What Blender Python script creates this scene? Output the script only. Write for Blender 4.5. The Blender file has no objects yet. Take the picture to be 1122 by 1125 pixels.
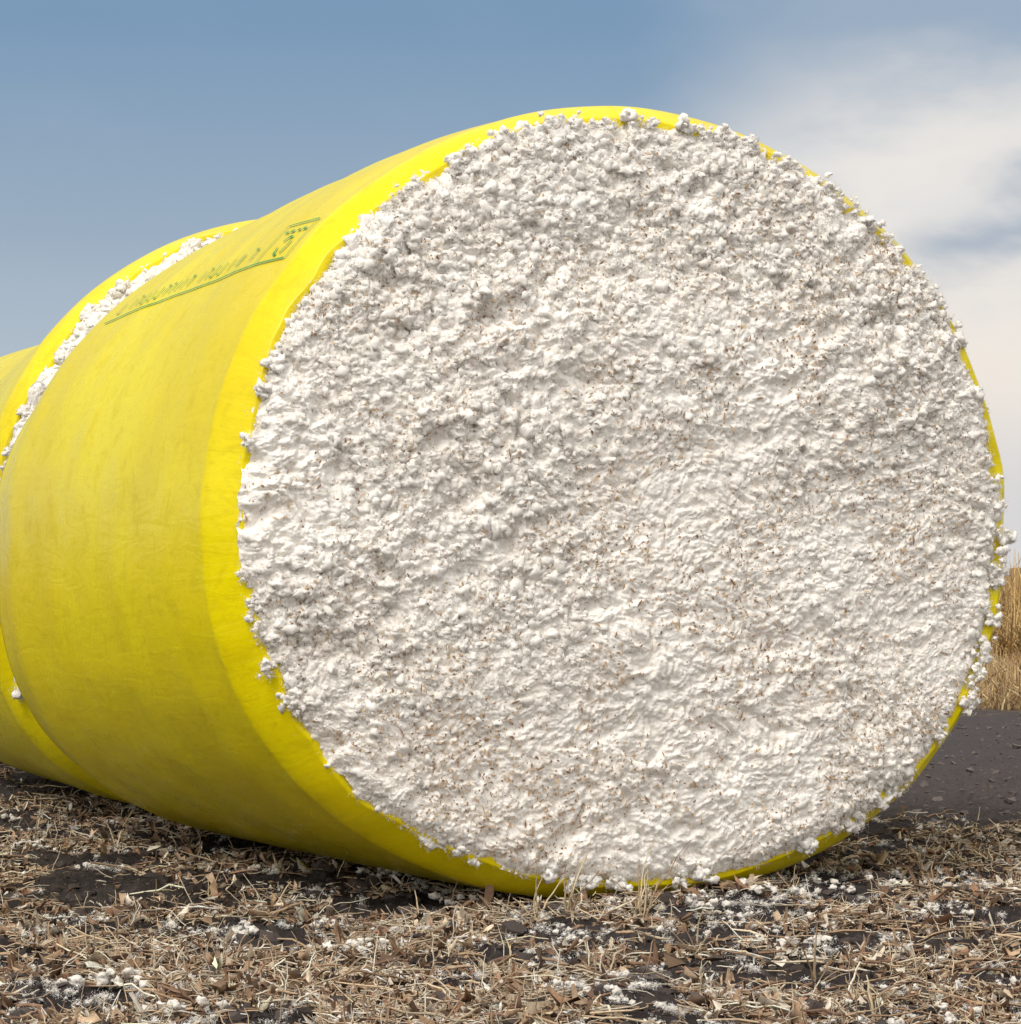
import bpy, math, numpy as np
from mathutils import Vector
import bmesh
rng = np.random.default_rng(7)
S = bpy.context.scene
COL = S.collection

# ---------------------------------------------------------------- noise
def _h(ix, iy, iz, seed):
    with np.errstate(over='ignore'):
        h = (ix.astype(np.int64)*374761393 + iy.astype(np.int64)*668265263 + iz.astype(np.int64)*2147483647 + seed*1274126177) & 0xffffffff
        h = ((h ^ (h >> 13)) * 1274126177) & 0xffffffff
        h = ((h ^ (h >> 16)) * 2246822519) & 0xffffffff
        h = h ^ (h >> 15)
    return (h & 0xffffff) / float(0xffffff)
def vn2(x, y, seed=0):
    ix = np.floor(x); iy = np.floor(y)
    fx = x-ix; fy = y-iy
    fx = fx*fx*fx*(fx*(fx*6-15)+10); fy = fy*fy*fy*(fy*(fy*6-15)+10)
    z = np.zeros_like(ix)
    a = _h(ix, iy, z, seed); b = _h(ix+1, iy, z, seed); c = _h(ix, iy+1, z, seed); d = _h(ix+1, iy+1, z, seed)
    return (a*(1-fx)+b*fx)*(1-fy)+(c*(1-fx)+d*fx)*fy*1.0
def gn2(x, y, seed=0):
    ix = np.floor(x); iy = np.floor(y); fx = x-ix; fy = y-iy; z = np.zeros_like(ix)
    ux = fx*fx*fx*(fx*(fx*6-15)+10); uy = fy*fy*fy*(fy*(fy*6-15)+10)
    def g(i, j):
        a = _h(ix+i, iy+j, z, seed)*2*math.pi
        return np.cos(a)*(fx-i)+np.sin(a)*(fy-j)
    return ((g(0, 0)*(1-ux)+g(1, 0)*ux)*(1-uy)+(g(0, 1)*(1-ux)+g(1, 1)*ux)*uy)*1.5
def fbm2(x, y, seed=0, o=4):
    r = 0; a = .5; t = 0
    for i in range(o):
        r = r+a*(vn2(x, y, seed+i*17)-.5)*2; t += a; a *= .5; x = x*2.03+11.3; y = y*2.03+5.7
    return r/t
def vn3(x, y, z, seed=0):
    ix = np.floor(x); iy = np.floor(y); iz = np.floor(z)
    f = [x-ix, y-iy, z-iz]; f = [t*t*(3-2*t) for t in f]
    r = 0
    for i in (0, 1):
        for j in (0, 1):
            for k in (0, 1):
                w = (f[0] if i else 1-f[0])*(f[1] if j else 1-f[1])*(f[2] if k else 1-f[2])
                r = r+w*_h(ix+i, iy+j, iz+k, seed)
    return r
def worley2(x, y, seed=0):
    ix = np.floor(x); iy = np.floor(y); z = np.zeros_like(ix)
    best = np.full(x.shape, 9.)
    for i in (-1, 0, 1):
        for j in (-1, 0, 1):
            cx = ix+i; cy = iy+j
            px = cx+_h(cx, cy, z, seed); py = cy+_h(cx, cy, z+1, seed)
            d = (px-x)**2+(py-y)**2
            best = np.minimum(best, d)
    return best
def sstep(a, b, x):
    t = np.clip((x-a)/(b-a), 0, 1); return t*t*(3-2*t)

# ---------------------------------------------------------------- mesh helper
def mesh_obj(name, parts, mats, parent=None, smooth=True, uv=None):
    V = []; L = []; tot = []; T = []; MI = []; off = 0
    for (v, f, t, mi) in parts:
        v = np.asarray(v, float).reshape(-1, 3); f = np.asarray(f, int)
        V.append(v); L.append((f+off).ravel()); tot.append(np.full(len(f), f.shape[1]))
        MI.append(np.full(len(f), mi))
        T.append(np.ones((len(v), 3))*.8 if t is None else t); off += len(v)
    V = np.concatenate(V); L = np.concatenate(L); tot = np.concatenate(tot); T = np.concatenate(T); MI = np.concatenate(MI)
    me = bpy.data.meshes.new(name)
    me.vertices.add(len(V)); me.vertices.foreach_set('co', V.ravel().astype(np.float32))
    me.loops.add(len(L)); me.loops.foreach_set('vertex_index', L.astype(np.int32))
    me.polygons.add(len(tot))
    st = np.concatenate([[0], np.cumsum(tot)[:-1]])
    me.polygons.foreach_set('loop_start', st.astype(np.int32))
    me.polygons.foreach_set('loop_total', tot.astype(np.int32))
    me.polygons.foreach_set('material_index', MI.astype(np.int32))
    me.polygons.foreach_set('use_smooth', np.full(len(tot), smooth))
    for m in mats: me.materials.append(m)
    me.update(calc_edges=True); me.validate()
    ca = me.color_attributes.new('tint', 'FLOAT_COLOR', 'POINT')
    ca.data.foreach_set('color', np.concatenate([T, np.ones((len(T), 1))], 1).ravel().astype(np.float32))
    if uv is not None:
        ul = me.uv_layers.new(name='UVMap')
        ul.data.foreach_set('uv', uv[L].ravel().astype(np.float32))
    o = bpy.data.objects.new(name, me); COL.objects.link(o)
    if parent: o.parent = parent
    return o
def grid_faces(nu, nv, closed_u=False):
    iu = np.arange(nu if closed_u else nu-1); iv = np.arange(nv-1)
    A, B = np.meshgrid(iu, iv); A = A.ravel(); B = B.ravel(); A2 = (A+1) % nu
    return np.stack([B*nu+A, B*nu+A2, (B+1)*nu+A2, (B+1)*nu+A], 1)

# ---------------------------------------------------------------- materials
def newmat(name):
    m = bpy.data.materials.new(name); m.use_nodes = True
    nt = m.node_tree; b = nt.nodes['Principled BSDF']
    return m, nt, b
def N(nt, t, **kw):
    return nt.nodes.new(t)
def mixrgb(nt, fac, a, b, blend='MIX'):
    n = nt.nodes.new('ShaderNodeMix'); n.data_type = 'RGBA'; n.blend_type = blend
    for idx, val in ((0, fac), (6, a), (7, b)):
        if isinstance(val, bpy.types.NodeSocket): nt.links.new(val, n.inputs[idx])
        elif idx == 0: n.inputs[0].default_value = val
        else: n.inputs[idx].default_value = (*val, 1) if len(val) == 3 else val
    return n.outputs[2]
def ramp(nt, src, stops):
    r = nt.nodes.new('ShaderNodeValToRGB')
    e = r.color_ramp.elements
    while len(e) < len(stops): e.new(.5)
    for i, (p, c) in enumerate(stops):
        e[i].position = p; e[i].color = (*c, 1) if not isinstance(c, (int, float)) else (c, c, c, 1)
    nt.links.new(src, r.inputs[0]); return r.outputs[0]
def math_(nt, op, a, b=None, c=None):
    n = nt.nodes.new('ShaderNodeMath'); n.operation = op
    for i, v in enumerate((a, b, c)):
        if v is None: continue
        if isinstance(v, (int, float)): n.inputs[i].default_value = v
        else: nt.links.new(v, n.inputs[i])
    return n.outputs[0]
def mapr(nt, src, a, b, c=0, d=1, smooth=True):
    n = nt.nodes.new('ShaderNodeMapRange')
    if smooth: n.interpolation_type = 'SMOOTHSTEP'
    nt.links.new(src, n.inputs[0])
    for i, v in zip((1, 2, 3, 4), (a, b, c, d)): n.inputs[i].default_value = v
    return n.outputs[0]
def noise(nt, vec, scale, detail=4, rough=.55, dist=0):
    n = N(nt, 'ShaderNodeTexNoise'); n.inputs['Scale'].default_value = scale; n.inputs['Detail'].default_value = detail
    n.inputs['Roughness'].default_value = rough; n.inputs['Distortion'].default_value = dist
    if vec is not None: nt.links.new(vec, n.inputs['Vector'])
    return n.outputs[0]

# yellow plastic wrap
WR, nt, b = newmat('yellow_plastic')
uvn = N(nt, 'ShaderNodeUVMap'); uvn.uv_map = 'UVMap'
def mp(scale, rot=0):
    m = N(nt, 'ShaderNodeMapping'); m.inputs['Scale'].default_value = scale; m.inputs['Rotation'].default_value = (0, 0, rot)
    nt.links.new(uvn.outputs[0], m.inputs[0]); return m.outputs[0]
n1 = noise(nt, mp((1, 1, 1)), 1.1, 4, .6)
n3 = noise(nt, mp((1, 1, 1)), 40, 3, .7, .4)
n5 = noise(nt, mp((1, 1, 1)), 10, 5, .72, .5)
n6 = noise(nt, mp((14, 2.5, 1), .5), 1.5, 4, .6, 1.2)
c = mixrgb(nt, mapr(nt, n1, .38, .62), (.92, .775, .001), (.84, .675, .001))
c = mixrgb(nt, mapr(nt, n3, .48, .76, 0, .35), c, (.64, .51, .002))
c = mixrgb(nt, mapr(nt, n5, .48, .70, 0, .48), c, (.66, .52, .001))
c = mixrgb(nt, mapr(nt, n6, .58, .66, 0, .10), c, (.97, .88, .06))
nt.links.new(c, b.inputs['Base Color'])
nt.links.new(mapr(nt, n5, .3, .8, .26, .42), b.inputs['Roughness'])
hh = math_(nt, 'ADD', math_(nt, 'MULTIPLY', n5, .32), math_(nt, 'MULTIPLY', n3, .06))
hh = math_(nt, 'ADD', hh, math_(nt, 'MULTIPLY', n6, .34))
bp = N(nt, 'ShaderNodeBump'); bp.inputs['Strength'].default_value = .30; bp.inputs['Distance'].default_value = .018
nt.links.new(hh, bp.inputs['Height']); nt.links.new(bp.outputs[0], b.inputs['Normal'])
b.inputs['Specular IOR Level'].default_value = .28

# cotton
def cotton_mat(name, specks):
    M, nt, b = newmat(name)
    g = N(nt, 'ShaderNodeTexCoord').outputs['Object']
    at = N(nt, 'ShaderNodeAttribute'); at.attribute_name = 'tint'
    a = noise(nt, g, 5, 3, .6); bb = noise(nt, g, 42, 3, .6, .5); f = noise(nt, g, 150, 2, .75, 1.0)
    m5 = noise(nt, g, 14, 4, .7, .6)
    c = mixrgb(nt, mapr(nt, a, .35, .7), (.95, .93, .895), (.91, .875, .83))
    c = mixrgb(nt, mapr(nt, bb, .54, .78, 0, .6), c, (.82, .73, .64))
    c = mixrgb(nt, mapr(nt, m5, .52, .70, 0, .45), c, (.78, .71, .64))
    if specks:
        v = N(nt, 'ShaderNodeTexVoronoi'); v.inputs['Scale'].default_value = 46; nt.links.new(g, v.inputs['Vector'])
        d = math_(nt, 'ADD', v.outputs['Distance'], math_(nt, 'MULTIPLY', f, .35))
        m = mapr(nt, d, .26, .36, 1, 0)
        dens = mapr(nt, m5, .40, .62, .05, .8)
        c = mixrgb(nt, math_(nt, 'MULTIPLY', m, dens), c, (.44, .31, .20))
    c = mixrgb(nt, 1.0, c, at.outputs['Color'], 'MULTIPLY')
    nt.links.new(c, b.inputs['Base Color'])
    b.inputs['Roughness'].default_value = 1; b.inputs['Specular IOR Level'].default_value = .0
    b.inputs['Sheen Weight'].default_value = .35; b.inputs['Sheen Roughness'].default_value = .7
    return M
CT = cotton_mat('cotton_lint', True)
CS = cotton_mat('cotton_scrap_lint', False)
CFB = bpy.data.materials.new('cotton_fibre'); CFB.use_nodes = True; nt = CFB.node_tree
for n_ in list(nt.nodes): nt.nodes.remove(n_)
out = nt.nodes.new('ShaderNodeOutputMaterial'); df = nt.nodes.new('ShaderNodeBsdfDiffuse'); tr = nt.nodes.new('ShaderNodeBsdfTranslucent'); mx = nt.nodes.new('ShaderNodeMixShader')
cc = mixrgb(nt, mapr(nt, noise(nt, N(nt, 'ShaderNodeTexCoord').outputs['Object'], 20, 1), .4, .6), (.97, .955, .93), (.93, .90, .86))
nt.links.new(cc, df.inputs[0]); nt.links.new(cc, tr.inputs[0]); mx.inputs[0].default_value = .5
nt.links.new(df.outputs[0], mx.inputs[1]); nt.links.new(tr.outputs[0], mx.inputs[2]); nt.links.new(mx.outputs[0], out.inputs[0])

def tint_mat(name, rough=.9, bump=.3, sc=60, var=.5):
    M, nt, b = newmat(name)
    g = N(nt, 'ShaderNodeTexCoord').outputs['Object']
    at = N(nt, 'ShaderNodeAttribute'); at.attribute_name = 'tint'
    n = noise(nt, g, sc, 3, .65)
    c = mixrgb(nt, mapr(nt, n, .3, .75, 0, var), at.outputs['Color'], (.07, .045, .03))
    nt.links.new(c, b.inputs['Base Color']); b.inputs['Roughness'].default_value = rough
    b.inputs['Specular IOR Level'].default_value = .2
    bp = N(nt, 'ShaderNodeBump'); bp.inputs['Strength'].default_value = bump; bp.inputs['Distance'].default_value = .004
    nt.links.new(n, bp.inputs['Height']); nt.links.new(bp.outputs[0], b.inputs['Normal'])
    return M
LIT = tint_mat('dry_residue', sc=75, var=.38); SOILM = tint_mat('soil_clod_dirt', 1, .8, 90, .5)
TRASH = tint_mat('leaf_trash', sc=75, var=.1)
INK, nt, b = newmat('green_print'); b.inputs['Roughness'].default_value = .5
g = N(nt, 'ShaderNodeTexCoord').outputs['Object']
nt.links.new(mixrgb(nt, mapr(nt, noise(nt, g, 24, 3), .42, .62), (.06, .30, .05), (.12, .38, .05)), b.inputs['Base Color'])

# ground
GR, nt, b = newmat('field_soil')
g = N(nt, 'ShaderNodeTexCoord').outputs['Object']
a = noise(nt, g, 2.2, 5, .65, .3); f = noise(nt, g, 28, 5, .7); h = noise(nt, g, 140, 3, .7)
sp = N(nt, 'ShaderNodeSeparateXYZ'); nt.links.new(g, sp.inputs[0])
c = mixrgb(nt, mapr(nt, a, .35, .68), (.040, .033, .032), (.072, .061, .058))
c = mixrgb(nt, mapr(nt, f, .5, .75, 0, .7), c, (.12, .10, .094))
c = mixrgb(nt, mapr(nt, sp.outputs[1], 9.8, 12, 0, .75), c, (.125, .108, .108))
c = mixrgb(nt, mapr(nt, f, .3, .5, .4, 0), c, (.035, .03, .029))
farm = mapr(nt, math_(nt, 'ADD', sp.outputs[1], math_(nt, 'MULTIPLY', a, 3.)), 19.6, 21.)
st = noise(nt, g, 12, 5, .7, .5)
tan = mixrgb(nt, mapr(nt, st, .35, .7), (.40, .28, .13), (.20, .13, .07))
c = mixrgb(nt, farm, c, tan)
nt.links.new(c, b.inputs['Base Color']); b.inputs['Roughness'].default_value = 1; b.inputs['Specular IOR Level'].default_value = .1
bp = N(nt, 'ShaderNodeBump'); bp.inputs['Strength'].default_value = 1; bp.inputs['Distance'].default_value = .03
nt.links.new(math_(nt, 'ADD', f, math_(nt, 'MULTIPLY', h, .35)), bp.inputs['Height']); nt.links.new(bp.outputs[0], b.inputs['Normal'])

# ---------------------------------------------------------------- ground sheet
def gh(x, y):
    near = sstep(16, 11, y)*sstep(7, 5, np.abs(x))
    clod = fbm2(x*9, y*9, 5, 4)
    z = .022*fbm2(x*1.3, y*1.3, 1, 3)+near*(.026*clod+.016*fbm2(x*34, y*34, 9, 3)) + (1-near)*.014*fbm2(x*5, y*5, 3, 3)
    return z-.012
def graded(lo, hi, step, far_lo, far_hi, k=1.18):
    c = list(np.arange(lo, hi+step/2, step)); s = step
    up = [c[-1]]; 
    while up[-1] < far_hi: s *= k; up.append(up[-1]+s)
    s = step; dn = [c[0]]
    while dn[-1] > far_lo: s *= k; dn.append(dn[-1]-s)
    return np.array(dn[:0:-1]+c+up[1:])
gx = graded(-3.0, 3.6, .014, -900, 900); gy = graded(5.2, 13.0, .018, -300, 1500)
GX, GY = np.meshgrid(gx, gy)
GZ = gh(GX, GY)
ground = mesh_obj('ground', [(np.stack([GX, GY, GZ], -1), grid_faces(len(gx), len(gy)), None, 0)], [GR])
ground['kind'] = 'structure'
ground['label'] = 'dark tilled soil of a harvested cotton field'; ground['category'] = 'ground'

# ---------------------------------------------------------------- lumps
def ico(sub):
    bm = bmesh.new(); bmesh.ops.create_icosphere(bm, subdivisions=sub, radius=1)
    v = np.array([p.co[:] for p in bm.verts]); f = np.array([[q.index for q in p.verts] for p in bm.faces]); bm.free()
    return v, f
def lump_variants(sub, n, amp, seed, fr=1.6):
    v, f = ico(sub); out = []
    for i in range(n):
        s = seed+i*31
        d = 1+amp*((vn3(v[:, 0]*fr+9, v[:, 1]*fr+9, v[:, 2]*fr+9, s)-.5)*2+.8*(vn3(v[:, 0]*fr*2.2+9, v[:, 1]*fr*2.2+9, v[:, 2]*fr*2.2+9, s+5)-.5)*2
                   + .5*(vn3(v[:, 0]*fr*5+9, v[:, 1]*fr*5+9, v[:, 2]*fr*5+9, s+8)-.5)*2)
        out.append(v*d[:, None])
    return out, f
def rand_rot(n, r):
    q = r.normal(size=(n, 4)); q /= np.linalg.norm(q, axis=1)[:, None]
    w, x, y, z = q.T
    return np.stack([1-2*(y*y+z*z), 2*(x*y-z*w), 2*(x*z+y*w), 2*(x*y+z*w), 1-2*(x*x+z*z), 2*(y*z-x*w), 2*(x*z-y*w), 2*(y*z+x*w), 1-2*(x*x+y*y)], 1).reshape(n, 3, 3)
def scatter(variants, f, pos, size, tint, r, flatz=1.):
    parts = []; n = len(pos); k = r.integers(0, len(variants), n); R = rand_rot(n, r)
    for i, v in enumerate(variants):
        m = k == i; c = m.sum()
        if c == 0: continue
        sz = size[m][:, None, None] if size.ndim == 1 else size[m][:, None, :]
        p = np.einsum('nij,vj->nvi', R[m], v)*sz*np.array([1, 1, flatz])+pos[m][:, None, :]
        F = (f[None]+(np.arange(c)*len(v))[:, None, None]).reshape(-1, 3)
        parts.append((p.reshape(-1, 3), F, np.repeat(tint[m], len(v), 0), 0))
    return parts
def ribbons(P, W, tint, mi=0):
    n, k, _ = P.shape
    V = np.stack([P-W, P+W], 2).reshape(-1, 3)
    base = (np.arange(n)*k*2)[:, None, None]
    q = np.array([[2*i, 2*i+1, 2*i+3, 2*i+2] for i in range(k-1)])[None]
    return (V, (base+q).reshape(-1, 4), np.repeat(tint, 2*k, 0), mi)
def tubes(P, rad, tint, mi=0, sides=4):
    n, k, _ = P.shape
    T = np.gradient(P, axis=1); T /= np.linalg.norm(T, axis=2)[..., None]+1e-9
    ref = np.zeros_like(T); ref[..., 0] = .31; ref[..., 1] = .17; ref[..., 2] = .93
    fl = np.abs(T[..., 2]) > .8; ref[fl] = (1, .2, 0)
    A = np.cross(T, ref); A /= np.linalg.norm(A, axis=2)[..., None]+1e-9; B = np.cross(T, A)
    an = np.arange(sides)*2*math.pi/sides
    V = P[:, :, None]+rad[:, :, None, None]*(A[:, :, None]*np.cos(an)[None, None, :, None]+B[:, :, None]*np.sin(an)[None, None, :, None])
    fs = [[i*sides+s, i*sides+(s+1) % sides, (i+1)*sides+(s+1) % sides, (i+1)*sides+s] for i in range(k-1) for s in range(sides)]
    base = (np.arange(n)*k*sides)[:, None, None]
    return (V.reshape(-1, 3), (base+np.array(fs)[None]).reshape(-1, 4), np.repeat(tint, k*sides, 0), mi)
COT_V, COT_F = lump_variants(2, 12, .70, 100, 1.7)
def fuzz(p0, nrm_y, r, lmin, lmax, wd=.00055, mi=2):
    n = len(p0)
    d = r.normal(size=(n, 3)); d[:, 1] = -np.abs(d[:, 1])*nrm_y; d /= np.linalg.norm(d, axis=1)[:, None]
    ln = r.uniform(lmin, lmax, n)[:, None]
    pts = [p0]; cur = d
    for i in range(3):
        pts.append(pts[-1]+cur*ln*.36); cur = cur+r.normal(size=(n, 3))*.8; cur /= np.linalg.norm(cur, axis=1)[:, None]
    Pp = np.stack(pts, 1)
    W = np.cross(d, r.normal(size=(n, 3))); W /= np.linalg.norm(W, axis=1)[:, None]+1e-9
    Wd = W[:, None]*(np.array([1.2, 1.1, .9, .3])*wd)[None, :, None]
    return ribbons(Pp, Wd, np.full((n, 3), 1.0), mi)

# ---------------------------------------------------------------- bales
def build_bale(front, theta, w, H, L, zc, ntop, nbot, seed, res, label, lip=.065, endt=.09, fine=True, nlump=2600, nfuzz=26000, lw=.20, drop=.0, dexp=1., roll=0., sag=.6, zb=.02, neck=0.):
    r = np.random.default_rng(seed)
    root = bpy.data.objects.new('cotton_bale', None); COL.objects.link(root)
    root.location = (front[0], front[1], 0); root.rotation_euler = (0, 0, theta)
    root['label'] = label; root['category'] = 'cotton bale'; root['group'] = 'row of wrapped cotton bales'
    def prof(phi, t=0.):
        c = np.cos(phi); s = np.sin(phi)
        k = sstep(-.25, .25, s); n = (nbot+sag*np.clip(t/L, 0, 1))*(1-k)+ntop*k
        x = w*np.sign(c)*np.abs(c)**(2/n)
        z = np.where(s > 0, (H-zc), zc+zb)*np.sign(s)*np.abs(s)**(2/n)
        return x, z
    def lipf(phi):
        ph = np.mod(phi, 2*math.pi)
        return lip*(1-.22*np.exp(-((ph-1.75)/.5)**2)+.16*(vn2(np.cos(ph)*2.2+8, np.sin(ph)*2.2+8, 70)-.5)*2)
    def rscale(t, phi):
        u = np.clip(1-t/lw, 0, 1.4)
        f = 1-lipf(phi)*u**1.45-.008*(1-sstep(lw*.8, lw+.30, t))
        e = 1-endt*sstep(L-.50, L+.02, t)
        up = sstep(-.5, .2, np.sin(phi))
        return f*e*(1-neck*up*sstep(lw+.02, lw+.30, t))
    def surf(phi, t, off=0.):
        x, z = prof(phi, t)
        px = np.cos(phi)*1.2; pz = np.sin(phi)*1.2
        nz = .007*(vn3(px*1.5+20, pz*1.5+20, t*1.1+20, seed)-.5)*2
        nz = nz+.0012*(vn3(px*2.2+20, pz*2.2+20, t*6+20, seed+3)-.5)*2
        nz = nz+.0024*(vn3(px*7+20, pz*7+20, t*7+20, seed+4)-.5)*2
        edge = 1-sstep(.0, .22, t)
        nz = nz+edge*.006*(vn3(px*6+20, pz*6+20, t*3+20, seed+5)-.5)*2
        R = rscale(t, phi)+nz
        dr = 1-drop*np.clip((t-.12)/(L-.12), 0, 1)**dexp-roll*sstep(L-.6, L, t)
        Z = zc+z*R*np.where(z > 0, dr, 1.+.0*t); X = x*R
        nrm = np.stack([np.cos(phi), np.zeros_like(phi), np.sin(phi)], -1)
        Z = np.maximum(Z, -.01)
        return np.stack([X, t+0*X, Z], -1)+nrm*off
    nphi = res; ts = np.concatenate([np.linspace(0, .3, 44), np.linspace(.33, L-.57, 64), np.linspace(L-.55, L, 26)])
    phi = np.linspace(0, 2*math.pi, nphi, endpoint=False)
    wob = .024*(vn3(np.cos(phi)*4+9, np.sin(phi)*4+9, phi*0, seed+9)-.5)+.012*(vn3(np.cos(phi)*16+9, np.sin(phi)*16+9, phi*0, seed+10)-.5)
    rings = []
    for i, t in enumerate(ts):
        rings.append(surf(phi, t+wob*(1-sstep(0, .12, t))))
    inner = rings[0].copy(); inner[:, 0] *= .965; inner[:, 2] = zc+(inner[:, 2]-zc)*.965; inner[:, 1] += .02
    inner[:, 2] = np.maximum(inner[:, 2], .0)
    bk = rings[-1].copy(); bk[:, 0] *= .95; bk[:, 2] = zc+(bk[:, 2]-zc)*.95; bk[:, 1] -= .01
    rings = [inner]+rings+[bk]
    V = np.stack(rings, 0)
    V = np.concatenate([V, V[:, :1]], 1)
    tt = np.concatenate([[-.03], ts, [L+.05]])
    U = np.stack(np.broadcast_arrays((np.arange(nphi+1)/nphi*7.5)[None, :], tt[:, None]), -1).reshape(-1, 2)+seed*3.1
    mesh_obj('plastic_wrap', [(V, grid_faces(nphi+1, len(tt)), None, 0)], [WR], root, uv=U)
    def face(n, front_side, s0):
        a = np.linspace(-1, 1, n); A, B = np.meshgrid(a, a)
        dx = A*np.sqrt(1-B*B/2); dy = B*np.sqrt(1-A*A/2)
        rr = np.clip(np.sqrt(dx*dx+dy*dy), 0, 1); ph = np.arctan2(dy, dx)
        px, pz = prof(ph)
        base = (1-lipf(ph))*.986 if front_side else (1-endt)*(1-drop-roll)*(1-neck)*.97
        X = px*rr*base; Z0 = pz*rr*base
        q1 = .05*fbm2(X*6, Z0*6, s0+1, 3); q2 = .05*fbm2(X*6+50, Z0*6, s0+3, 3)
        f1 = fbm2(X*34, Z0*34, s0+2, 3); f2 = fbm2(X*34+50, Z0*34, s0+4, 3)
        wx = X+q1+.009*f1; wz = Z0+q2+.009*f2
        big = fbm2(X*1.6, Z0*2.2, s0+5, 3)
        md = sstep(-.6, .8, fbm2(X*1.9+7, Z0*1.9, s0+6, 3)+.38*(Z0/1.1)-.15*X)
        def wl(f, sd): return .5-np.minimum(worley2(wx*f, wz*f*1.05, sd), 1)
        D = .036*big
        D = D+(.004+.018*md)*wl(8, s0+7)
        D = D+(.007+.020*md)*wl(16, s0+8)
        D = D+(.012+.014*md)*wl(29, s0+14)
        D = D+(.0115+.003*md)*wl(52, s0+9)
        D = D+.0050*wl(92, s0+19)+.0018*gn2(X*170, Z0*170, s0+16)
        D = D+(.008*md+.002)*fbm2(X*13, Z0*15, s0+11, 3)
        D = D-.036*np.exp(-worley2(wx*3.9, wz*5.2, s0+21)/.022)*(.25+.75*md)
        edge = sstep(.95, 1., rr)
        T = -(.055*(1-rr**3)+.008)-D*(1-.35*edge)+.026*edge**1.5
        rad = 1+sstep(.86, 1, rr)*(.006*fbm2(np.cos(ph)*7, np.sin(ph)*7, s0+12, 4)+.015*fbm2(X*20, Z0*20, s0+13, 4))
        X = X*rad; Z = zc+Z0*rad
        Z = np.maximum(Z, .0)
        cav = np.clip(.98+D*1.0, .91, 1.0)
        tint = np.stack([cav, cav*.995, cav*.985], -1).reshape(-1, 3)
        if not front_side: T = L-.02-T*.6-.1
        return np.stack([X, T, Z], -1), tint
    n = 800 if fine else 280
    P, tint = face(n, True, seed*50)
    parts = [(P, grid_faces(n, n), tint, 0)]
    P2, t2 = face(70, False, seed*50+500)
    parts.append((P2, grid_faces(70, 70)[:, ::-1], t2, 0))
    flat = P.reshape(-1, 3)
    idx = r.integers(0, n*n, nlump); pos = flat[idx].copy()
    dens = vn2(pos[:, 0]*2.5+30, pos[:, 2]*2.5+30, 77)+.25*(pos[:, 2]-zc)-.06*pos[:, 0]
    keep = dens > r.uniform(.20, .55, len(pos)); pos = pos[keep]; m = len(pos)
    sz = np.exp(r.normal(math.log(.0074), .40, m))*(1+.25*sstep(.5, .95, dens[keep])); sz = sz.clip(.0035, .016)
    pos[:, 1] += sz*.25
    sc3 = np.stack([sz*r.uniform(.8, 1.4, m), sz*.8, sz*r.uniform(.8, 1.2, m)], 1)
    parts += scatter(COT_V, COT_F, pos, sc3, r.uniform(.97, 1.02, m)[:, None]*np.array([1, .995, .985]), r)
    k = 20; c = np.repeat(pos, k, 0)+r.normal(size=(m*k, 3))*[.009, .005, .009]
    parts.append(fuzz(c, .6, r, .005, .016))
    # ragged soft tufts that spill just over the rim, in uneven stretches
    ne = 150 if fine else 70
    ph = r.uniform(0, 2*math.pi, ne*3); kp = vn2(ph*3.2+4, ph*0, 91) > r.uniform(.3, .7, ne*3); ph = ph[kp][:ne]; ne = len(ph)
    s_ = (1-lipf(ph))*(.972+.014*vn2(ph*9, ph*0, 55)+r.normal(size=ne)*.006)
    ex, ez = prof(ph); pos = np.stack([ex*s_, r.uniform(-.018, -.006, ne), np.maximum(zc+ez*s_, .02)], 1)
    sz = np.exp(r.normal(math.log(.0078), .35, ne)).clip(.004, .014)
    pos = np.repeat(pos, 6, 0)+r.normal(size=(ne*6, 3))*[.012, .004, .012]; sz = np.repeat(sz, 6)*r.uniform(.45, 1, ne*6)
    parts += scatter(COT_V, COT_F, pos, np.stack([sz*1.3, sz, sz*1.1], 1), np.full((ne*6, 3), 1.), r)
    c = np.repeat(pos, 24, 0)+r.normal(size=(ne*144, 3))*.006
    parts.append(fuzz(c, .7, r, .005, .013))
    if fine:
        phs = np.array([-.04, -.52, -1.0, 1.04]); ss = (1-lip)*np.array([1.0, 1.005, 1.0, .99])
        ex, ez = prof(phs); pos = np.stack([ex*ss, np.full(len(phs), -.004), np.maximum(zc+ez*ss, .03)], 1)
        pos = np.repeat(pos, 14, 0)+r.normal(size=(len(phs)*14, 3))*[.014, .004, .014]; sz = r.uniform(.006, .012, len(pos))
        parts += scatter(COT_V, COT_F, pos, sz, np.full((len(pos), 3), 1.), r)
        c = np.repeat(pos, 40, 0)+r.normal(size=(len(pos)*40, 3))*.007
        parts.append(fuzz(c, 1., r, .005, .014))
    parts.append(fuzz(flat[r.integers(0, n*n, nfuzz)], .5, r, .005, .016))
    nt_ = 11000 if fine else 1000
    idx = r.integers(0, n*n, nt_*2)
    kk = vn2(flat[idx, 0]*6+30, flat[idx, 2]*6+30, 44) > r.uniform(.15, .8, nt_*2); idx = idx[kk][:nt_]; nt_ = len(idx)
    p0 = flat[idx]+[0, -.005, 0]
    d = r.normal(size=(nt_, 3)); d[:, 1] *= .4; d /= np.linalg.norm(d, axis=1)[:, None]
    ln = np.exp(r.normal(math.log(.0036), .55, nt_)).clip(.0015, .015)[:, None]
    W = np.cross(d, [0, 1, 0]+r.normal(size=(nt_, 3))*.4); W /= np.linalg.norm(W, axis=1)[:, None]
    Pp = np.stack([p0-d*ln, p0+[0, -.002, 0], p0+d*ln], 1); wv = r.uniform(.0012, .0040, nt_)[:, None, None]*np.array([.4, 1, .3])[None, :, None]
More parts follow.
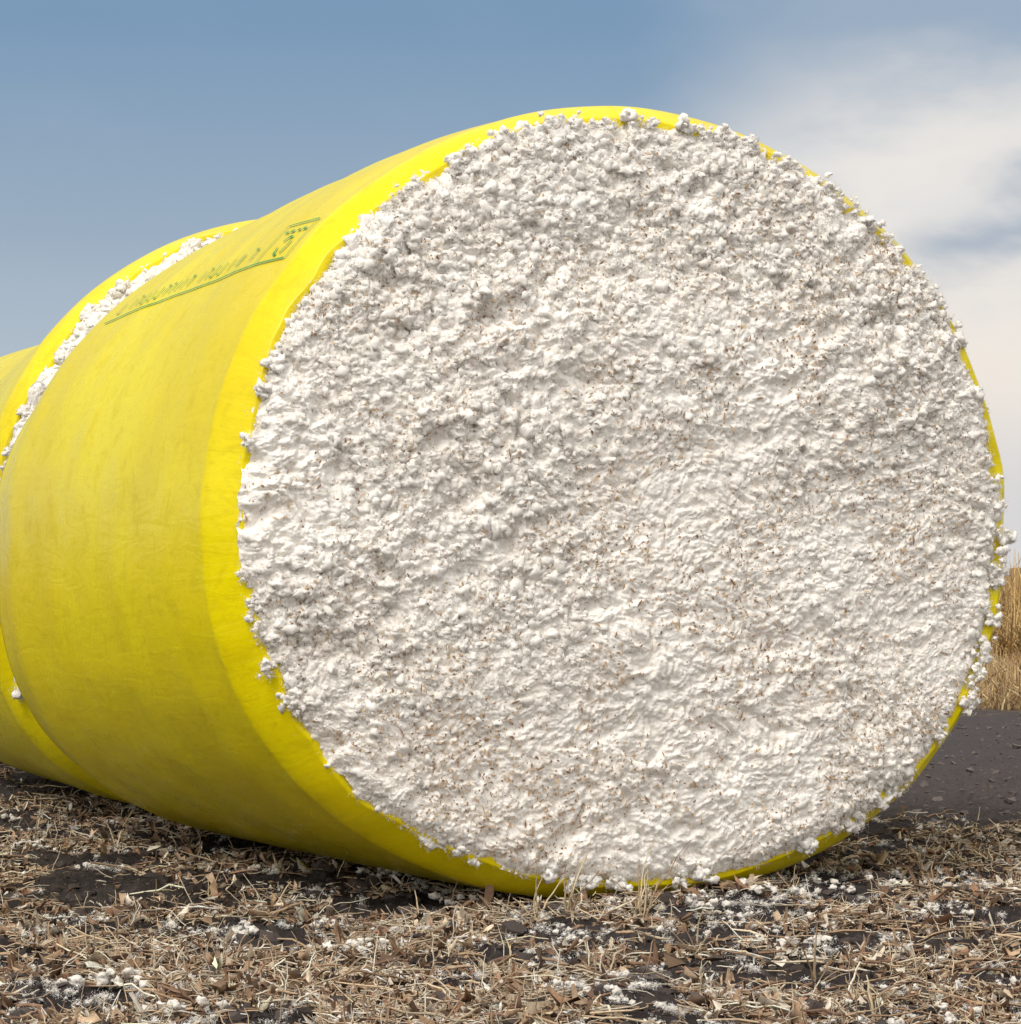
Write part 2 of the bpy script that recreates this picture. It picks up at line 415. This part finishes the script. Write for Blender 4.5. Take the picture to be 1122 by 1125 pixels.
    cols = np.array([[.44, .29, .17], [.58, .41, .25], [.30, .19, .12], [.66, .50, .33]])[r.integers(0, 4, nt_)]
    parts.append(ribbons(Pp, W[:, None]*wv, cols, 1))
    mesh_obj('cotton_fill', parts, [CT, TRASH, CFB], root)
    return root, surf, prof
TH = math.radians(25.4)
b1, surf1, prof1 = build_bale((.396, 7.98), TH, 1.343, 2.340, 2.52, 1.10, 1.95, 2.18, 3, 640,
    'round cotton bale in yellow wrap, fluffy white end exposed', fine=True, nlump=19000, nfuzz=90000, lip=.053, lw=.11, drop=.135, dexp=1.6, roll=.045, sag=.6, endt=.055)
b2, surf2, prof2 = build_bale((-.750, 10.55), math.radians(18), 1.28, 2.340, 2.5, 1.12, 2.0, 2.8, 8, 360,
    'round cotton bale in yellow wrap tucked close behind another bale', fine=False, nlump=3600, nfuzz=20000, lw=.14, lip=.040, drop=.07, sag=.9, endt=.05, neck=.055)
b3, surf3, prof3 = build_bale((-1.52, 13.25), math.radians(24), 1.24, 2.20, 2.5, 1.05, 1.98, 2.8, 12, 300,
    'yellow wrapped cotton bale mostly hidden at the end of the row', fine=False, nlump=400, nfuzz=3000)

# printed marking (illegible green print) on the first bale
r = np.random.default_rng(5)
segs = []
def strip(p0, t0, p1, t1, wd, nseg=6):
    k = np.linspace(0, 1, nseg+1); ph = p0+(p1-p0)*k; t = t0+(t1-t0)*k
    R = 1.2; du = (p1-p0)*R; dv = (t1-t0); l = math.hypot(du, dv)+1e-9
    nx, ny = -dv/l*wd/2, du/l*wd/2
    A = surf1(ph+nx/R, t+ny, .005); B = surf1(ph-nx/R, t-ny, .005)
    V = np.stack([A, B], 1).reshape(-1, 3)
    segs.append((V, np.array([[2*i, 2*i+1, 2*i+3, 2*i+2] for i in range(nseg)]), None, 0))
PD = math.radians
phb = PD(143.0)
strip(phb, .17, phb, 1.85, .0060, 40)
t = .50
while t < 1.82:
    hgt = .046; gw = .050*r.uniform(.75, 1.)
    if r.random() < .18: t += gw*1.0; continue
    a = phb-PD(1.5); bq = a-hgt/1.2; wd = .0075
    strip(a, t, bq, t+.002, wd, 3)
    kd = r.integers(0, 4)
    if kd == 0: strip(a, t, a, t+gw*.5, wd, 2)
    elif kd == 1: strip(bq, t, bq, t+gw*.5, wd, 2)
    elif kd == 2: strip(a, t+gw*.5, bq, t+gw*.5, wd, 3)
    t += gw*1.45
ec = (phb-PD(2.6), .27)
for k in range(3):
    a0 = k*2.094; pts = [a0, a0+.7, a0+1.5]
    for i in range(2):
        rr_ = .036
        strip(ec[0]+rr_*math.cos(pts[i])/1.2, ec[1]+rr_*math.sin(pts[i]), ec[0]+rr_*math.cos(pts[i+1])/1.2, ec[1]+rr_*math.sin(pts[i+1]), .009, 2)
for q in range(4):
    t0 = .20+q*.045
    strip(phb-PD(5.4), t0, phb-PD(5.4), t0+r.uniform(.016, .03), .010, 2)
for (a_, b_) in (((phb-PD(7.0), .17), (phb-PD(7.0), .40)), ((phb, .165), (phb-PD(7.0), .165)), ((phb, .40), (phb-PD(7.0), .40))):
    strip(a_[0], a_[1], b_[0], b_[1], .0055, 6)
mk = mesh_obj('printed_marking', segs, [INK], b1)
mk['label'] = 'faded green printed lettering and emblem'
p = surf2(np.array([PD(207.)]), np.array([.02]), .0)
tp = scatter(COT_V, COT_F, np.repeat(p, 9, 0)+r.normal(size=(9, 3))*.012, np.full(9, .014), np.ones((9, 3)), r)
tp.append(fuzz(np.repeat(p, 500, 0)+r.normal(size=(500, 3))*.016, 1., r, .008, .02, mi=1))
mesh_obj('cotton_tuft', tp, [CS, CFB], b2)

# ---------------------------------------------------------------- litter
def area_pts(n, y0=5.35, y1=13.5, k=2.0, r=rng, thr=.0, seed=40, wide=1.0):
    out = []
    while sum(len(o) for o in out) < n:
        u = r.random(n*2); y = (y0**(-k+1)+u*(y1**(-k+1)-y0**(-k+1)))**(1/(-k+1)) if k != 1 else y0*(y1/y0)**u
        x = r.uniform(-1, 1, n*2)*(.24*y+.7)*wide
        m = vn2(x*3.1+40, y*3.1+40, seed)*.45+vn2(x*9+40, y*9+40, seed+1)*.4+vn2(x*26, y*26+40, seed+2)*.15
        edge = 10.3+.6*(vn2(x*1.7+9, y*0+3, 6)-.5)+np.where(x < .5, 6, 0)
        keep = (r.random(n*2) < sstep(thr-.07, thr+.09, m)) & (y < edge+r.normal(size=n*2)*.25)
        out.append(np.stack([x[keep], y[keep]], 1))
    return np.concatenate(out)[:n]
def pal(cols, n, r, var=.22):
    c = np.array(cols)[r.integers(0, len(cols), n)]
    return np.clip(c*(1+r.normal(size=(n, 1))*var), .015, .95)
n = 36000; p = area_pts(n, thr=.505)
sz = np.exp(rng.normal(math.log(.0044), .54, n)).clip(.0018, .0125)
I, J = np.meshgrid([-1., 0, 1], [-1., 0, 1]); I = I.ravel(); J = J.ravel()
lx = I[None]*(1+.4*rng.normal(size=(n, 9)))*np.where(np.abs(J) > 0, .5, 1)[None]*rng.uniform(.3, 1, (n, 1)); ly = J[None]*rng.uniform(.9, 3.6, (n, 1))*(1+.25*rng.normal(size=(n, 9)))
lz = rng.normal(size=(n, 1))*1.0*I[None]**2+rng.normal(size=(n, 1))*1.3*J[None]**2+.45*rng.normal(size=(n, 9))+rng.normal(size=(n, 1))*.6*(I*J)[None]
loc = np.stack([lx, ly, lz], -1)*sz[:, None, None]
def tilt_rot(n, r, s):
    az = r.uniform(0, 2*math.pi, n); a = r.normal(size=n)*s; bb = r.normal(size=n)*s
    ca, sa = np.cos(az), np.sin(az); z = np.zeros(n); o = np.ones(n)
    Rz = np.stack([ca, -sa, z, sa, ca, z, z, z, o], 1).reshape(n, 3, 3)
    Rx = np.stack([o, z, z, z, np.cos(a), -np.sin(a), z, np.sin(a), np.cos(a)], 1).reshape(n, 3, 3)
    Ry = np.stack([np.cos(bb), z, np.sin(bb), z, o, z, -np.sin(bb), z, np.cos(bb)], 1).reshape(n, 3, 3)
    return Rz@Rx@Ry
loc = np.einsum('nij,nvj->nvi', tilt_rot(n, rng, .6), loc)
ctr = np.concatenate([p, (gh(p[:, 0], p[:, 1])+.004+np.abs(rng.normal(size=n))*.009)[:, None]], 1)
V = (loc+ctr[:, None]).reshape(-1, 3)
q = np.array([[0, 1, 4, 3], [1, 2, 5, 4], [3, 4, 7, 6], [4, 5, 8, 7]])
F = ((np.arange(n)*9)[:, None, None]+q[None]).reshape(-1, 4)
cols = pal([(.40, .27, .17), (.50, .36, .24), (.28, .175, .11), (.68, .56, .41), (.36, .21, .13), (.17, .11, .075), (.82, .74, .62)], n, rng)
o = mesh_obj('leaf_litter', [(V, F, np.repeat(cols, 9, 0), 0)], [LIT]); o['kind'] = 'stuff'
o['label'] = 'crumpled dry brown leaf and husk litter on soil'; o['category'] = 'leaf litter'
def straw(n, lmin, lmax, rmin, rmax, thr, up, cols, r, y1=13.5, k=2.):
    p = area_pts(n, y1=y1, thr=thr, r=r, k=k)
    az = r.uniform(0, 2*math.pi, n); L = r.uniform(lmin, lmax, n)*r.uniform(.5, 1, n); el = np.abs(r.normal(size=n))*up
    d = np.stack([np.cos(az)*np.cos(el), np.sin(az)*np.cos(el), np.sin(el)], 1)
    c = np.concatenate([p, (gh(p[:, 0], p[:, 1])+.008+np.abs(r.normal(size=n))*.010)[:, None]], 1)
    bend = r.normal(size=(n, 3))*.16; bend[:, 2] = -np.abs(bend[:, 2])*.5
    u = np.linspace(0, 1, 5)
    P = c[:, None]+d[:, None]*(u[None, :, None]*L[:, None, None])+bend[:, None]*((u*u)[None, :, None]*L[:, None, None])
    P += r.normal(size=P.shape)*.024*L[:, None, None]
    rad = r.uniform(rmin, rmax, n)[:, None]*np.array([1, 1, .95, .85, .6])[None]
    return tubes(P, rad, pal(cols, n, r), sides=3)
sc = [(.76, .65, .48), (.60, .46, .31), (.86, .78, .64), (.40, .27, .17), (.66, .53, .36)]
pr = [straw(16000, .02, .07, .0008, .0020, .48, .28, sc, rng), straw(3400, .06, .19, .0014, .0034, .47, .18, sc, rng),
      straw(1600, .04, .15, .0024, .0054, .42, .16, [(.32, .20, .13), (.44, .31, .20), (.21, .13, .09)], rng),
      straw(2400, .04, .13, .0010, .0020, .48, 1.0, sc, rng)]
o = mesh_obj('straw_litter', pr, [LIT]); o['kind'] = 'stuff'
o['label'] = 'broken pale straw and stems strewn over soil'; o['category'] = 'straw'
n = 10000; p = area_pts(n, thr=.1)
n2_ = 4000; pf = np.stack([rng.uniform(.8, 4.6, n2_), 9.3+9*rng.random(n2_)**1.5], 1); p = np.concatenate([p, pf]); n += n2_
sz = np.exp(rng.normal(math.log(.0078), .6, n)).clip(.003, .03); sz[-n2_:] *= .8
CL, CF = lump_variants(1, 10, .6, 500, 1.6)
ctr = np.concatenate([p, (gh(p[:, 0], p[:, 1])+sz*.1)[:, None]], 1)
cl = pal([(.070, .058, .055), (.10, .086, .082), (.048, .041, .039)], n, rng); cl[-n2_:] = pal([(.15, .13, .128), (.13, .112, .11)], n2_, rng, .12)
o = mesh_obj('soil_clods', scatter(CL, CF, ctr, np.stack([sz*1.2, sz*1.2, sz*.8], 1), cl, rng), [SOILM], smooth=False)
o['kind'] = 'stuff'; o['label'] = 'dark crumbly clods of tilled soil'; o['category'] = 'soil clods'
n = 1200; p = area_pts(n, thr=.42, seed=60, y1=11.5)
q1 = np.stack([rng.uniform(-.6, 1.9, 70), np.zeros(70)], 1); q1[:, 1] = 7.98+(q1[:, 0]-.414)*.475-np.abs(rng.normal(size=70))*.35-.08
q2 = np.stack([rng.uniform(.5, 1.9, 120), rng.uniform(5.8, 8.6, 120)], 1)
p = np.concatenate([p, q1, q2]); n = len(p)
pos = []; szs = []
for i, (x, y) in enumerate(p):
    bigc = i < 80
    s = math.exp(rng.normal(math.log(.0074 if bigc else .0046), .5)); m = rng.integers(10, 24) if bigc else rng.integers(2, 9)
    for _ in range(m):
        ox, oy = rng.normal(size=2)*s*1.9
        pos.append((x+ox*1.4, y+oy, abs(rng.normal())*s*.5)); szs.append(s*rng.uniform(.35, 1.))
pos = np.array(pos); szs = np.array(szs).clip(.002, .011); pos[:, 2] += gh(pos[:, 0], pos[:, 1])+.012+szs*.3
pp = scatter(COT_V, COT_F, pos, szs, rng.uniform(.72, .92, (len(pos), 1))*np.array([1, .97, .92]), rng, flatz=.75)
c = np.repeat(pos, 16, 0)+rng.normal(size=(len(pos)*16, 3))*[.005, .005, .004]
pp.append(fuzz(c, 1., rng, .004, .013, wd=.0005, mi=1))
o = mesh_obj('cotton_scraps', pp, [CS, CFB])
o['kind'] = 'stuff'; o['label'] = 'small tufts of white cotton scattered on the soil'; o['category'] = 'cotton scraps'

def pix2ground(px, py):
    D = .966*3000/(py-622); return (px-561)/3000*D, D
stalks = [(697, 1002, .27), (706, 1006, .23), (622, 1002, .21), (590, 1002, .16), (765, 1040, .14), (892, 1075, .17), (980, 1060, .13), (232, 985, .12), (42, 915, .16),
          (355, 1070, .14), (1010, 950, .10), (460, 1010, .09), (870, 985, .12), (560, 1060, .10), (1060, 1030, .12), (130, 930, .13), (310, 960, .09), (960, 1110, .12), (250, 1090, .08)]
for i, (px, py, hgt) in enumerate(stalks):
    x, y = pix2ground(px, py); z = float(gh(np.array([x]), np.array([y]))[0])-.01
    r = np.random.default_rng(900+i); Ps = []; Rs = []
    nb = r.integers(4, 8)
    for bnum in range(nb):
        az = r.uniform(0, 6.28); el = r.uniform(1.2, 1.5) if bnum < 3 else r.uniform(.4, 1.)
        d = np.array([math.cos(az)*math.cos(el), math.sin(az)*math.cos(el), math.sin(el)])
        u = np.linspace(0, 1, 7)[:, None]; ll = hgt*(1 if bnum == 0 else r.uniform(.4, .95))
        P = d*u*ll+r.normal(size=3)*.22*ll*u*u*[1, 1, .3]+r.normal(size=(7, 3))*.012*ll
        P[0] = r.normal(size=3)*.006; Ps.append(P); Rs.append(np.linspace(1, .35, 7)*r.uniform(.0022, .0040))
    col = pal([(.80, .67, .44), (.66, .52, .32), (.44, .32, .20)], nb, r, .12)
    o = mesh_obj('cotton_stalk', [tubes(np.array(Ps), np.array(Rs), col, sides=4)], [LIT]); o.location = (x, y, z)
    o['label'] = 'short dry broken stalk standing in soil'; o['category'] = 'dry stalk'; o['group'] = 'broken stalks left in the field'

# ---------------------------------------------------------------- dry grass field
def grass(n, x0, x1, y0, y1, h0, h1, lean, wd, cols, r, slope=False):
    x = r.uniform(x0, x1, n); y = y0+(y1-y0)*r.random(n)**1.4
    if not slope: y = y+.5*(vn2(x*1.5+50, x*0, 12)-.5)
    z = gh(x, y)
    h = r.uniform(h0, h1, n)*(.55+.75*vn2(x*1.6+50, y*.6+50, 3)); az = r.uniform(0, 6.28, n); ln = np.abs(r.normal(size=n))*lean
    if slope: h = h*(.72+.38*sstep(4.2, 6.8, x))
    u = np.linspace(0, 1, 4)
    P = np.stack([x, y, z], 1)[:, None]+np.stack([np.cos(az)[:, None]*ln[:, None]*h[:, None]*u**1.8, np.sin(az)[:, None]*ln[:, None]*h[:, None]*u**1.8, h[:, None]*u/(1+.5*ln[:, None])], -1)
    wa = r.uniform(0, 6.28, n); W = np.stack([np.cos(wa), np.sin(wa)*.4, 0*wa], 1)[:, None]*np.array([1, .9, .7, .25])[None, :, None]*r.uniform(.6, 1.3, n)[:, None, None]*wd
    return ribbons(P, W, pal(cols, n, r, .3))
gc = [(.50, .33, .13), (.40, .25, .10), (.60, .43, .20), (.26, .16, .07)]
gp = [grass(36000, 1.5, 9, 18.8, 29, .05, .24, 1.0, .006, [(.56, .40, .20), (.45, .31, .15), (.62, .48, .27), (.28, .18, .1)], rng),
      grass(14000, -12, 1.5, 18.8, 29, .05, .20, 1.0, .008, [(.60, .44, .22), (.48, .33, .15)], rng),
      grass(24000, 1.5, 14, 26, 42, .35, 1.15, .8, .009, gc, rng, True), grass(16000, -18, 1.5, 28, 42, .55, .92, .5, .011, gc, rng)]
o = mesh_obj('dry_grass', gp, [LIT]); o['kind'] = 'stuff'; o['label'] = 'golden brown dry standing crop and stubble'; o['category'] = 'dry grass'

# ---------------------------------------------------------------- world
sv = Vector((-.38, -.62, .84)).normalized()
w = bpy.data.worlds.new('World'); S.world = w; w.use_nodes = True; nt = w.node_tree
bg = nt.nodes['Background']
sky = nt.nodes.new('ShaderNodeTexSky'); sky.sky_type = 'NISHITA'; sky.sun_disc = False
sky.sun_elevation = math.asin(sv.z); sky.sun_rotation = math.atan2(sv.x, sv.y)
tc = nt.nodes.new('ShaderNodeTexCoord').outputs['Generated']
sp = nt.nodes.new('ShaderNodeSeparateXYZ'); nt.links.new(tc, sp.inputs[0])
X, Y, Z = sp.outputs
grad = ramp(nt, mapr(nt, Z, 0, .5, 0, 1, False), [(0, (.60, .64, .68)), (.12, (.47, .54, .61)), (.24, (.33, .425, .535)), (.39, (.20, .325, .485)), (1, (.13, .25, .44))])
mpn = nt.nodes.new('ShaderNodeMapping'); mpn.inputs['Scale'].default_value = (1, 1, 2.2); nt.links.new(tc, mpn.inputs[0])
na = noise(nt, mpn.outputs[0], 4.5, 3, .4, .1); nb_ = noise(nt, mpn.outputs[0], 12, 5, .52, .15)
s = math_(nt, 'ADD', math_(nt, 'MULTIPLY', X, 6.0), math_(nt, 'MULTIPLY', Z, -1.9))
s = math_(nt, 'ADD', s, math_(nt, 'MULTIPLY', math_(nt, 'SUBTRACT', na, .5), .7))
s = math_(nt, 'ADD', s, math_(nt, 'MULTIPLY', math_(nt, 'SUBTRACT', nb_, .5), .6))
cm = mapr(nt, s, -.05, .56)
zt = math_(nt, 'ADD', Z, math_(nt, 'MULTIPLY', math_(nt, 'SUBTRACT', nb_, .5), .08))
cm = math_(nt, 'MULTIPLY', cm, mapr(nt, zt, .140, .200, 1, .20))
zc_ = math_(nt, 'ADD', math_(nt, 'MULTIPLY', math_(nt, 'SUBTRACT', X, .17), .40), .119)
zz = math_(nt, 'DIVIDE', math_(nt, 'SUBTRACT', zt, zc_), .014)
gz = math_(nt, 'EXPONENT', math_(nt, 'MULTIPLY', math_(nt, 'MULTIPLY', zz, zz), -1.))
gx_ = mapr(nt, math_(nt, 'ADD', X, math_(nt, 'MULTIPLY', math_(nt, 'SUBTRACT', na, .5), .1)), .115, .160)
patch = math_(nt, 'MULTIPLY', math_(nt, 'MULTIPLY', gz, gx_), .9)
ccol = mixrgb(nt, mapr(nt, nb_, .48, .72, 0, .4), (.83, .80, .765), (.66, .68, .71))
ccol = mixrgb(nt, mapr(nt, Z, .05, .13, .85, 0), ccol, (.90, .82, .73))
ccol = mixrgb(nt, mapr(nt, Z, .02, .08, .8, 0), ccol, (.65, .65, .67))
col = mixrgb(nt, cm, grad, ccol)
col = mixrgb(nt, patch, col, (.40, .465, .55))
col = mixrgb(nt, mapr(nt, nb_, .45, .75, 0, .08), col, (.50, .58, .68))
scl = mixrgb(nt, 1., sky.outputs[0], (.10, .10, .10), 'MULTIPLY')
over = mixrgb(nt, mapr(nt, na, .35, .65, .6, .95), scl, (.98, .95, .91))
col = mixrgb(nt, mapr(nt, Z, .30, .62), col, over)
col = mixrgb(nt, mapr(nt, Y, .25, -.35, 0, .9), col, (1.32, 1.26, 1.18))
nt.links.new(col, bg.inputs[0]); bg.inputs[1].default_value = 1.0

l = bpy.data.lights.new('sun', 'SUN'); l.energy = 1.75; l.angle = math.radians(22); l.color = (1, .955, .88)
lo = bpy.data.objects.new('sun', l); COL.objects.link(lo); lo.rotation_euler = sv.to_track_quat('Z', 'Y').to_euler()

# ---------------------------------------------------------------- camera
cam = bpy.data.cameras.new('camera'); cam.lens = 36*3000/1122; cam.sensor_width = 36; cam.clip_end = 5000
co = bpy.data.objects.new('camera', cam); COL.objects.link(co)
co.location = (0, 0, .966); co.rotation_euler = (math.radians(90+1.136), 0, 0)
S.camera = co
S.view_settings.view_transform = 'Standard'; S.view_settings.look = 'None'
